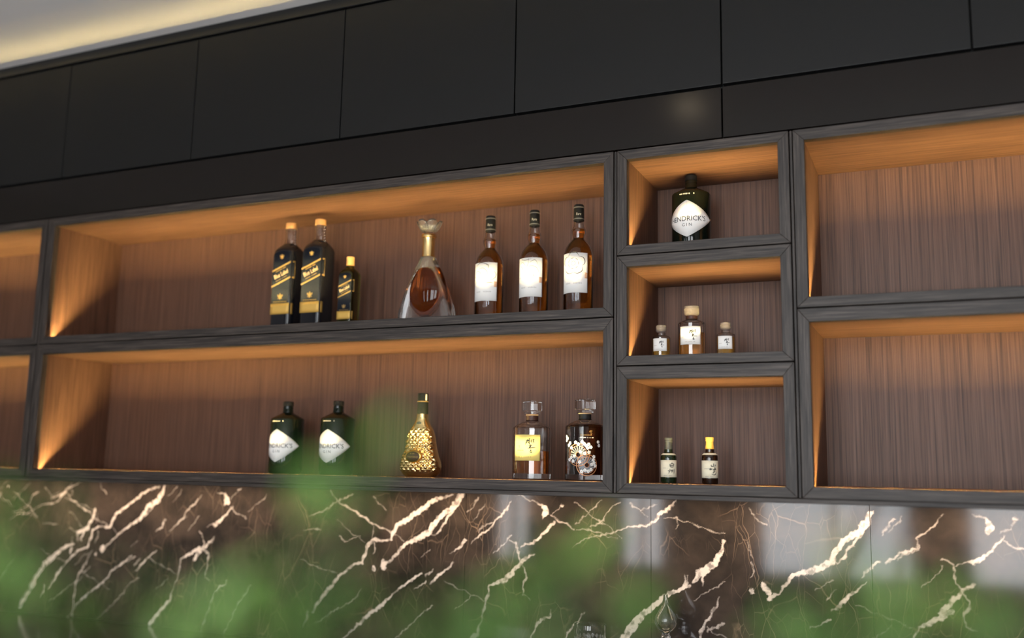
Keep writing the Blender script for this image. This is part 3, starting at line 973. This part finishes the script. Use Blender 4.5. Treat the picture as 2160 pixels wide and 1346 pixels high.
    b1 = rect_patch('gold_label', flat_map(-h - .0003), -hw - .002, h - .003 * s, za, zb, M_BAND, t, 6)
    rect_patch('gold_label_return', side, 0, .011 * s, za, zb, M_BAND, b1, 3)
    return t


square_bottle(668, 640, 465, .17, 'large dark square bottle with slanted gold-edged label, next to the small square one', True, 'dark square blue-label bottles')
square_bottle(735.5, 640, 543, .17, 'small square bottle with olive green glass and slanted label, beside the larger one', False, 'small square bottle')
square_bottle(606, 640, 473, .17, 'large dark square bottle leftmost on the upper wide shelf', True, 'dark square blue-label bottles')


# --- crystal cognac decanter
def crystal():
    px, Y = 900.5, .17
    loc = spot(px, 640, Y, ZU)
    t = thing('crystal_decanter', 'arched crystal cognac decanter with gold neck and petal-shaped glass stopper', 'decanter', loc)
    H = .3155; HT = P(px, 467, Y).z - loc[2]

    def sec(z, rx, ry, seg):
        """cross-section with thick outer legs and a hollowed middle"""
        out = []
        for i in range(seg):
            a = 2 * PI * i / seg
            c, s = math.cos(a), math.sin(a)
            k = (abs(c) ** 5 + abs(s) ** 5) ** (-.2)
            x, y = rx * c * k, ry * s * k
            m_ = max(0, min(1, (1 - abs(x) / rx) / .45)); m_ = m_ * m_ * (3 - 2 * m_)
            dep = .42 * min(1, max(0, (.18 - z) / .05))
            out.append((x, y * (1 - dep * m_), z))
        return out
    rr = [(0, .0900, .031), (.003, .0935, .033), (.012, .0940, .033), (.05, .0870, .033), (.085, .0755, .032), (.115, .0630, .030), (.145, .0490, .0275), (.170, .0370, .0245), (.188, .0270, .0220), (.199, .0215, .0205), (.204, .0205, .0200)]
    rr = [(z * H / .3155, a, b) for z, a, b in rr]
    loft('crystal_body', rr, M_CRYS, t, 96, sharp=60, fn=sec)
    egg = []
    for i in range(25):
        q = i / 24
        z = .022 + q * .180
        w = math.sin(PI * min(1, (q * .92 + .001)) ** .80)
        egg.append((z, max(.064 * w ** .8, .002), max(.0335 * w ** .7, .002)))
    liq = [e for e in egg if e[0] < .176]
    loft('cognac', liq, M_DAMBER, t, 64)
    nk = loft('gold_neck', [(.2045, .0200), (.2055, .0212), (.214, .0198), (.255, .0192), (.262, .0200)], M_GOLD, t, 48)
    loft('gold_collar', [(.2625, .0200), (.264, .0236), (.270, .0240), (.273, .0225), (.2745, .016)], M_GOLD, t, 48)
    st = loft('stopper', [(.275, .011), (.280, .013), (.286, .020), (.294, .0245), (.300, .0240), (.302, .012)], M_CRYS, t, 40)
    for i in range(6):                                 # curled petals
        a = 2 * PI * i / 6 + .25
        v, f = [], []
        n, m2 = 7, 7
        for side in (0, 1):
            for j in range(n):
                q = j / (n - 1)
                rad = .012 + .0275 * q ** .6
                z = .280 + .0345 * q ** 1.2
                wd = .0205 * (.35 + .65 * math.sin(PI / 2 * min(1, q * 1.6))) * (1 - .62 * max(0, q - .6) ** 2 / .16)
                for k in range(m2):
                    b = (k / (m2 - 1) * 2 - 1) * wd / rad
                    rr_ = rad + (.0022 if side else 0) - .002 * abs(k / (m2 - 1) * 2 - 1)
                    v.append((rr_ * math.cos(a + b), rr_ * math.sin(a + b), z - (.0015 if side else 0)))
        for side in (0, 1):
            o = side * n * m2
            for j in range(n - 1):
                for k in range(m2 - 1):
                    f.append((o + j * m2 + k, o + j * m2 + k + 1, o + (j + 1) * m2 + k + 1, o + (j + 1) * m2 + k))
        o = n * m2
        for j in range(n - 1):
            for k in (0, m2 - 1): f.append((j * m2 + k, (j + 1) * m2 + k, o + (j + 1) * m2 + k, o + j * m2 + k))
        for k in range(m2 - 1):
            for j in (0, n - 1): f.append((j * m2 + k, j * m2 + k + 1, o + j * m2 + k + 1, o + j * m2 + k))
        pydata('petal', v, f, M_CRYS, st, True)
    for c in t.children_recursive: c.data.transform(Matrix.Diagonal((1.03, 1.03, HT / H, 1)))
    return t


crystal()


# --- gold embossed cognac bottle
def gold_bottle():
    px, Y = 888.5, .175
    loc = spot(px, 960, Y, ZLW)
    t = thing('gold_cognac_bottle', 'pear-shaped gold embossed cognac bottle with black neck and oval badge', 'bottle', loc)
    H = .2485; HT = P(px, 830, Y).z - loc[2]
    key = [(0, .046, .024), (.004, .053, .029), (.014, .0610, .034), (.030, .0650, .0360), (.045, .0630, .0350), (.062, .0560, .0325), (.080, .0500, .0300), (.100, .0465, .0285), (.120, .0430, .0270), (.136, .0375, .0250), (.150, .0290, .0225), (.160, .0215, .0195), (.168, .0178, .0175), (.186, .0160, .0160)]
    rings = []
    zs = np.concatenate([np.linspace(0, .016, 8), np.linspace(.018, .150, 100), np.linspace(.152, .186, 12)])
    for z in zs:
        rings.append((float(z), float(np.interp(z, [k[0] for k in key], [k[1] for k in key])), float(np.interp(z, [k[0] for k in key], [k[2] for k in key]))))
    # soften the radius curve
    for _ in range(6):
        rings = [rings[0]] + [(r[0], (p[1] + 2 * r[1] + n[1]) / 4, (p[2] + 2 * r[2] + n[2]) / 4) for p, r, n in zip(rings, rings[1:], rings[2:])] + [rings[-1]]

    def sec(z, rx, ry, seg):
        out = []
        for i in range(seg):
            a = 2 * PI * i / seg
            c, s = math.cos(a), math.sin(a)
            k = (abs(c) ** 2.5 + abs(s) ** 2.5) ** (-.4)
            x, y = rx * c * k, ry * s * k
            side = max(0, min(1, (abs(s) - .34) / .16))
            zz = max(0, min(1, (z - .012) / .012)) * max(0, min(1, (.146 - z) / .01))
            u, v = (x + (z - .07)) / .0165, (x - (z - .07)) / .0165
            fu, fv = abs((u % 1) - .5) * 2, abs((v % 1) - .5) * 2
            stud = min(1 - fu, 1 - fv)
            cell = math.sin((math.floor(u) * 12.9 + math.floor(v) * 78.2)) * 43758.5
            cell -= math.floor(cell)
            bump = (math.sin(stud * PI / 2) * (.0014 + .0020 * cell)) * (side if s < 0 else 0) * zz
            if y < 0 and (x + .008) ** 2 / .028 ** 2 + (z - .060) ** 2 / .019 ** 2 < 1: bump = 0
            q = 1 + bump / max(.01, math.hypot(x, y))
            out.append((x * q, y * q + (math.copysign(bump, y)), z))
        return out
    o = loft('bottle_body', rings, M_GOLD, t, 220, sharp=35, fn=sec)
    b = loft('neck_band', [(.1555, .0235, .0215), (.158, .0228, .0210), (.163, .0200, .0192), (.1645, .0188, .0184)], M_CAPG, t, 48)
    c = loft('capsule', [(H - .0615, .0162), (H - .060, .0168), (H - .024, .0160), (H - .022, .0160), (H - .001, .0158), (H, .0145)], M_CAPB, t, 48)
    loft('capsule_ring', [(H - .0265, .0164), (H - .0262, .0170), (H - .0240, .0170), (H - .0237, .0164)], M_GOLDP, c, 48)
    rect_patch('tax_seal', cyl_map(.0163, 1.15), -.0028, .0028, H - .022, H - .003, M_CREAM, c, 4)
    g = lambda u, v, h=0.0: (-.008 + u, -.0366 - h + 2.7 * (u - .008) ** 2, .060 + v)
    us = [.0270 * (-1 + 2 * i / 28) for i in range(29)]
    el = lambda a, bb: (lambda u: bb * math.sqrt(max(0, 1 - (u / a) ** 2)))
    e1 = el(.0271, .0180)
    ov = patch('badge', g, us, lambda u: -e1(u) - .0001, lambda u: e1(u) + .0001, M_GOLDF, t, .0012)
    us2 = [.0232 * (-1 + 2 * i / 28) for i in range(29)]
    e2 = el(.0233, .0142)
    pl = patch('badge_plate', lambda u, v, h=0: g(u, v, h + .0013), us2, lambda u: -e2(u) - .0001, lambda u: e2(u) + .0001, M_BROWN, ov, .0003)
    text('Hennessy', .0095, lambda u, v, h=0: g(u, v, h + .0014), M_GOLDP, pl, 0, -.001, h=.0006)
    bars(7, .0036, lambda u, v, h=0: g(u, v, h + .0014), M_GOLDP, pl, 0, .0082, h=.0006)
    for c in t.children_recursive: c.data.transform(Matrix.Diagonal((1.03, 1.03, HT / H, 1)))
    return t


gold_bottle()


# --- faceted decanter-style whiskies
def faceted(px, py, top, Y, zf, label, style, group=None):
    loc = spot(px, py, Y, zf)
    t = thing('faceted_whisky_bottle', label, 'bottle', loc, group=group)
    H = P(px, top, Y).z - loc[2]
    r = .0558
    seg = 24
    prof = [(0, r - .002), (.003, r), (H - .079, r), (H - .074, .0520), (H - .068, .0430), (H - .062, .030), (H - .058, .0195), (H - .054, .0172), (H - .042, .0170)]
    _, inn = shell('bottle_glass', prof, .0045, .017, M_GLASS, t, seg, smooth=False)
    if style == 'yellow':
        loft('whisky', fill(inn, .081), M_HAMBER, t, seg, smooth=False)
    else:
        loft('whisky', fill(inn, H - .073), M_DARKL, t, seg, smooth=False)
    loft('neck_label', [(H - .0565, .0178), (H - .056, .0180), (H - .043, .0178), (H - .0428, .0173)], M_BROWN if style == 'yellow' else M_INK, t, 40)
    st = loft('stopper', [(H - .0385, .021), (H - .0375, .0235), (H - .032, .0235), (H - .0315, .0175), (H - .0290, .0180), (H - .0285, .0275), (H - .0270, .0290), (H - .003, .0290), (H - .001, .0275), (H, .0265)], M_GLASS, t, 24, smooth=False)
    loft('cork', [(H - .0418, .0168), (H - .041, .0185), (H - .0395, .0190), (H - .0388, .0180)], M_CREAMC, t, 40)
    rr = r + .0002
    if style == 'yellow':
        a0 = math.radians(5.5)
        hw = rr * math.radians(42)
        p = rect_patch('label', cyl_map(rr, a0), -hw, hw, .0535, .1270, M_YELL, t, 26)
        kanji_brush('brush_character', HIBIKI, .0235, cyl_map(rr + .0004, a0), M_INK, p, .012, .1005, .0030)
        kanji_brush('gold_mark', HIBIKI, .0042, cyl_map(rr + .0004, a0), M_GOLDP, p, -.021, .0935, .0009)
        bars(6, .0050, cyl_map(rr + .0004, a0), M_GOLDP, p, -.018, .0825)
        bars(15, .0036, cyl_map(rr + .0004, a0), M_GOLDP, p, -.004, .0640)
    else:
        g = cyl_map(rr + .0002, math.radians(15))
        wh, rim, fl, ft, gd = Ink(), Ink(), Ink(), Ink(), Ink()
        for cx, cz, R in ((-.014, .072, .031), (.010, .044, .029)):
            for q in (1.0, .80, .22): rim.ring(cx, cz, R * q, .0016 if q < 1 else .0026)
            for i in range(18):
                a = 2 * PI * i / 18
                wh.stroke([(cx + R * .24 * math.cos(a), cz + R * .24 * math.sin(a)), (cx + R * .78 * math.cos(a), cz + R * .78 * math.sin(a))], .0026, .0046, taper=False)
        pts = [(-.046, .098), (-.041, .104), (-.036, .091), (-.022, .106), (-.014, .101), (-.003, .107), (.003, .102), (.008, .097), (.015, .101), (.012, .091), (.021, .093),
               (-.008, .080), (.004, .076), (.016, .079), (-.043, .058), (-.036, .064), (-.030, .054), (-.026, .068), (.030, .067), (.028, .058), (.031, .050), (.024, .046), (.034, .042),
               (-.010, .052), (.005, .030), (.014, .027), (-.004, .026), (.022, .032), (-.058, .112), (-.058, .122), (-.052, .117), (.044, .108), (.047, .098)]
        for x, y in pts:
            s = .0031
            a0 = x * 900
            for i in range(5):
                a = a0 + 2 * PI * i / 5
                fl.disc(x + s * .95 * math.cos(a), y + s * .95 * math.sin(a), s * .72, 8)
            ft.disc(x, y, s * .34, 6)
        wh.build('wheel_spoke_print', g, M_GPRINT, t, .0003)
        rim.build('wheel_rim_print', g, M_CPRINT, t, .0005)
        b_ = fl.build('blossom_print', g, M_WPRINT, t, .0008)
        ft.build('blossom_heart_print', g, M_CPRINT, b_, .0011)
        kanji_brush('gold_mark', HIBIKI, .0070, g, M_GOLDP, t, .021, .1350, .0013)
        bars(12, .0038, g, M_GOLDP, t, .008, .1265)
        bars(14, .0042, g, M_WPRINT, t, .011, .1195)
    return t


faceted(1121.5, 960, 847, .16, ZLW, 'clear faceted decanter bottle half full, with yellow square label', 'yellow')
faceted(1233.5, 960, 843, .16, ZLW, 'dark faceted decanter bottle painted with white blossoms and wheels', 'dark')


def small_faceted(px, py, top, Y, label, r, liquid, mini, group):
    loc = spot(px, py, Y, ZR2_)
    t = thing('small_whisky_bottle', label, 'bottle', loc, group=group)
    H = P(px, top, Y).z - loc[2]
    s = r / .0365
    ct = H - (.0265 if not mini else .0205)
    nk = H - (.037 if not mini else .026)
    sh = nk - .013 * s
    prof = [(0, r - .0015), (.002, r), (sh, r), (sh + .004 * s, r * .95), (sh + .009 * s, r * .72), (nk, .0152 * (s if not mini else .78)), (ct, .0148 * (s if not mini else .78))]
    _, inn = shell('bottle_glass', prof, .003 * s, .008 * s, M_GLASS, t, 24, smooth=False)
    lv = .0720 if not mini else .0580
    loft('whisky', fill(inn, lv), liquid, t, 24, smooth=False)
    cr = .0205 if not mini else .0142
    if not mini:
        loft('neck_label', [(nk + .0005, .0158), (nk + .001, .0162), (ct - .001, .0160), (ct - .0005, .0155)], M_BROWN, t, 32)
    c = loft('cap', [(ct, cr * .72), (ct + .002, cr * .86), (ct + .005, cr), (H - .003, cr), (H - .0005, cr * .94), (H, cr * .85)], M_FROST, t, 24, smooth=False)
    for k in range(3 if not mini else 2):
        z = ct + .0065 + k * .0052
        loft('cap_ridge', [(z, cr * .99), (z + .0012, cr * 1.05), (z + .0024, cr * .99)], M_FROST, c, 24, smooth=False)
    rr = r + .0002
    a0 = math.radians(4.5); hw = rr * math.radians(47 if not mini else 48)
    z0, z1 = (.0375, .0870) if not mini else (.0237, .0587)
    p = rect_patch('label', cyl_map(rr, a0), -hw, hw, z0, z1, M_PAPER, t, 20)
    g = cyl_map(rr + .0004, a0)
    sc = .0165 if not mini else .0105
    kanji_brush('brush_character', HIBIKI, sc, g, M_INK if not mini else M_LINE, p, .008 * s, z0 + (z1 - z0) * .60, .0024 if not mini else .0013)
    bars(6, .0030 * s, g, M_FINK, p, -.018 * s, z0 + (z1 - z0) * .42)
    bars(14, .0028 * s, g, M_FINK, p, 0, z0 + (z1 - z0) * .14)
    return t


small_faceted(1459.3, 700, 646.5, .13, 'amber faceted bottle with square white brush-lettered label, largest in the middle small shelf', .0365, M_OAMBER, False, None)
small_faceted(1394.7, 720, 687, .13, 'miniature golden faceted bottle left of the larger amber one', .0248, M_YAMBER, True, 'miniature golden bottles')
small_faceted(1531.2, 720, 681, .13, 'miniature golden faceted bottle right of the larger amber one', .0248, M_YAMBER, True, 'miniature golden bottles')


# --- two miniature dark malts
def miniature(px, top, label, capm, glass, paper, strokes, word):
    Y = .135
    loc = spot(px, 980, Y, ZR3_)
    t = thing('miniature_whisky_bottle', label, 'bottle', loc, group='miniature dark bottles')
    H = P(px, top, Y).z - loc[2]
    r = .0212
    loft('bottle_glass', [(0, .0185), (.0015, .0205), (.005, r), (H - .052, r), (H - .047, .0200), (H - .042, .0150), (H - .039, .0115), (H - .030, .0110)], glass, t, 48)
    c = loft('cap', [(H - .0315, .0114), (H - .031, .0118), (H - .018, .0100), (H - .0115, .0098), (H - .0110, .0106), (H - .0075, .0106), (H - .0070, .0100), (H - .006, .0100), (H - .0055, .0108), (H - .001, .0108), (H, .0098)], capm, t, 40)
    loft('neck_label', [(H - .0468, .0203), (H - .0464, .0204), (H - .0425, .0160), (H - .0422, .0156)], paper, t, 40)
    rr = r + .0002
    hw = rr * math.radians(100)
    z0, z1 = .0165, .0618
    p = rect_patch('label', cyl_map(rr), -hw, hw, z0, z1, paper, t, 40)
    g = cyl_map(rr + .0004, math.radians(14.5))
    kanji_brush('brush_characters', strokes, .0150, g, M_INK, p, .0085, (z0 + z1) / 2 + .001, .0024)
    bars(word, .0026, g, M_FINK, p, -.0095, z0 + .024)
    bars(14, .0024, g, M_FINK, p, -.002, z0 + .004)
    return t


miniature(1410.5, 923.5, 'miniature dark green bottle with grey cap and cream label', M_CAPG, M_DGREEN, M_CREAM, HAKU, 7)
miniature(1497.5, 922.5, 'miniature dark brown bottle with golden cap and cream label', M_BAND, M_DBROWN, M_CREAM, YAMA, 8)


# ------------------------------------------------------------------ glassware on the worktop
def tumbler():
    Y = .245
    p = P(1245, 1316, Y)
    t = thing('crystal_tumbler', 'cut crystal tumbler standing on the worktop before the marble', 'glass', (p.x, Y, ZC))
    H = p.z - ZC
    r = .0455
    prof = [(0, r * .80), (.003, r * .84), (H * .25, r * .88), (H * .85, r * .985), (H - .002, r), (H, r - .0006)]
    shell('tumbler_glass', prof, .0028, .012, M_GLASS, t, 48)
    v, f = [], []
    rows, cols = 8, 20
    for i in range(rows):
        for j in range(cols):
            z = .014 + (H * .80 - .014) * (i + .5) / rows
            hz = (H * .80 - .014) / rows * .5; ha = PI / cols * .96
            a = 2 * PI * (j + .5 * (i % 2)) / cols
            rr = r * (.84 + .145 * z / H) - .0004
            k = len(v)
            for da, dz, e in ((-ha, 0, 0), (0, hz, 0), (ha, 0, 0), (0, -hz, 0), (0, 0, .0028)):
                v.append(((rr + e) * math.cos(a + da), (rr + e) * math.sin(a + da), z + dz))
            f += [(k, k + 4, k + 1), (k + 1, k + 4, k + 2), (k + 2, k + 4, k + 3), (k + 3, k + 4, k), (k, k + 1, k + 2, k + 3)]
    o = pydata('cut_diamonds', v, f, M_CUT, t)
    o['kind'] = 'stuff'


tumbler()


def wine_decanter():
    Y = .225
    p = P(1404, 1253, Y)
    t = thing('glass_decanter', 'clear glass decanter with tall teardrop stopper standing on the worktop', 'decanter', (p.x, Y, ZC))
    H = p.z - ZC
    s = H - .118                                 # where the stopper starts
    shell('decanter_glass', [(0, .050), (.003, .054), (.020, .056), (s - .045, .050), (s - .026, .026), (s - .014, .0185), (s - .006, .0190), (s - .002, .027), (s, .0285)], .003, .012, M_GLASS, t, 48)
    st = loft('stopper', [(s - .018, .010), (s + .0005, .0135), (s + .004, .0145), (s + .010, .0100), (s + .016, .0105), (s + .022, .0170), (s + .032, .0265), (s + .044, .0305), (s + .056, .0285), (s + .070, .0215), (s + .084, .0130), (s + .096, .0080), (s + .108, .0062), (s + .116, .0060), (H, .0040)], M_GLASS, t, 40)
    o = loft('air_bubble', [(s + .026, .006), (s + .032, .0165), (s + .044, .0235), (s + .056, .0220), (s + .070, .0155), (s + .084, .0070), (s + .098, .0022), (s + .106, .0008)], M_GLASS, st, 32)
    o.data.flip_normals()


wine_decanter()


# ------------------------------------------------------------------ leafy plants close to the camera
def leaf_shape(v, f, p, d, n, ln, wd):
    """one pointed leaf, folded along its midrib"""
    s = d.cross(n).normalized(); n = s.cross(d).normalized()
    k = len(v)
    prof = [(0, .06), (.2, .62), (.45, 1.0), (.72, .72), (1.0, .04)]
    for q, w in prof:
        c = p + d * (ln * q) - n * (ln * .22 * q * q)
        v += [c + s * (wd * w / 2) + n * (wd * .16 * w), c, c - s * (wd * w / 2) + n * (wd * .16 * w)]
    for i in range(len(prof) - 1):
        for j in (0, 1):
            a = k + i * 3 + j
            f.append((a, a + 1, a + 4, a + 3))


def tube(bm, pts, r0, r1, seg=6):
    prev = None
    n = len(pts)
    for i, p in enumerate(pts):
        a = Vector(pts[max(i - 1, 0)]); b = Vector(pts[min(i + 1, n - 1)])
        d = (b - a).normalized()
        s = d.cross(Vector((1, 0, .1))).normalized(); u = s.cross(d)
        r = r0 + (r1 - r0) * i / (n - 1)
        ring = [bm.verts.new(Vector(p) + (s * math.cos(2 * PI * k / seg) + u * math.sin(2 * PI * k / seg)) * r) for k in range(seg)]
        if prev:
            for k in range(seg):
                bm.faces.new((prev[k], prev[(k + 1) % seg], ring[(k + 1) % seg], ring[k]))
        prev = ring


def plant(label, blobs, stand, ph=.62):
    """blobs: (px, py, spread in px, spread down, leaves, distance from camera)"""
    v, f = [], []
    base = Vector(stand)
    t = thing('potted_plant', label, 'plant', base, group='leafy plants before the bar')
    stems = bmesh.new()
    top = Vector((0, 0, ph))
    for px, py, sx, sy, cnt, dist in blobs:
        hub = CAM + ray(px, py + sy * .8) * dist - base
        mid = (top + hub) / 2 + Vector((0, 0, .05))
        q = [top + (mid - top) * (i / 4) for i in range(4)] + [mid + (hub - mid) * (i / 4) for i in range(5)]
        tube(stems, q, .005, .0022)
        for i in range(cnt):
            x, y = random.gauss(px, sx), random.gauss(py, sy)
            dd = dist * random.uniform(.9, 1.12)
            p = CAM + ray(x, y) * dd - base
            d = (p - hub + Vector((random.uniform(-.03, .03), random.uniform(-.03, .03), random.uniform(0, .05)))).normalized()
            n = Vector((random.uniform(-.6, .6), random.uniform(-1, .1), random.uniform(.2, 1))).normalized()
            if abs(d.dot(n)) > .95: n = Vector((0, -1, .2))
            ln = random.uniform(.018, .031)
            leaf_shape(v, f, p, d, n, ln, ln * random.uniform(.36, .5))
            if i % 3 == 0: tube(stems, [hub, (hub + p) / 2 + Vector((0, 0, .006)), p], .0012, .0008, 4)
    st = from_bm('stems', stems, M_STEM, t, True)
    fo = pydata('foliage', v, f, M_LEAF, t, True, recalc=False)
    fo['kind'] = 'stuff'
    pot = loft('pot', [(0, .08), (.01, .09), (ph * .55, .115), (ph * .62, .118), (ph * .62, .108), (ph * .56, .104)], M_POT, t, 40)
    loft('soil', [(ph * .55, .1035), (ph * .575, .10), (ph * .585, .06)], M_SOIL, t, 32)
    bm = bmesh.new(); tube(bm, [(0, 0, ph * .56), (.01, .005, ph * .8), (0, 0, ph)], .014, .009, 10)
    from_bm('trunk', bm, M_STEM, t, True)
    return t


def stand_at(px, dist, back=0.0):
    p = CAM + ray(px, 1346) * dist
    return (p.x, p.y + back, 0.001)


plant('blurred leafy green plant at the left, rising over the lower shelf', [
    (662, 1085, 22, 34, 12, .42), (690, 1260, 55, 40, 4, .44), (775, 900, 14, 60, 1, .42), (650, 1370, 70, 30, 7, .42), (830, 1340, 60, 35, 6, .44),
    (330, 1290, 100, 60, 13, .42), (60, 1190, 70, 60, 11, .42), (480, 1370, 80, 40, 8, .43), (120, 1370, 90, 40, 8, .43)], stand_at(350, .80))
plant('blurred leafy green plant in the middle, before the marble', [
    (1190, 1225, 36, 36, 11, .42), (1070, 1375, 60, 25, 11, .42), (1330, 1300, 40, 28, 4, .44), (950, 1390, 50, 25, 6, .44)], stand_at(1150, .62))
plant('blurred leafy green plant at the lower right', [
    (1850, 1310, 90, 40, 14, .42), (2040, 1340, 70, 35, 11, .43), (1860, 1390, 100, 30, 10, .42), (1690, 1400, 40, 25, 3, .42)], stand_at(1950, .80))
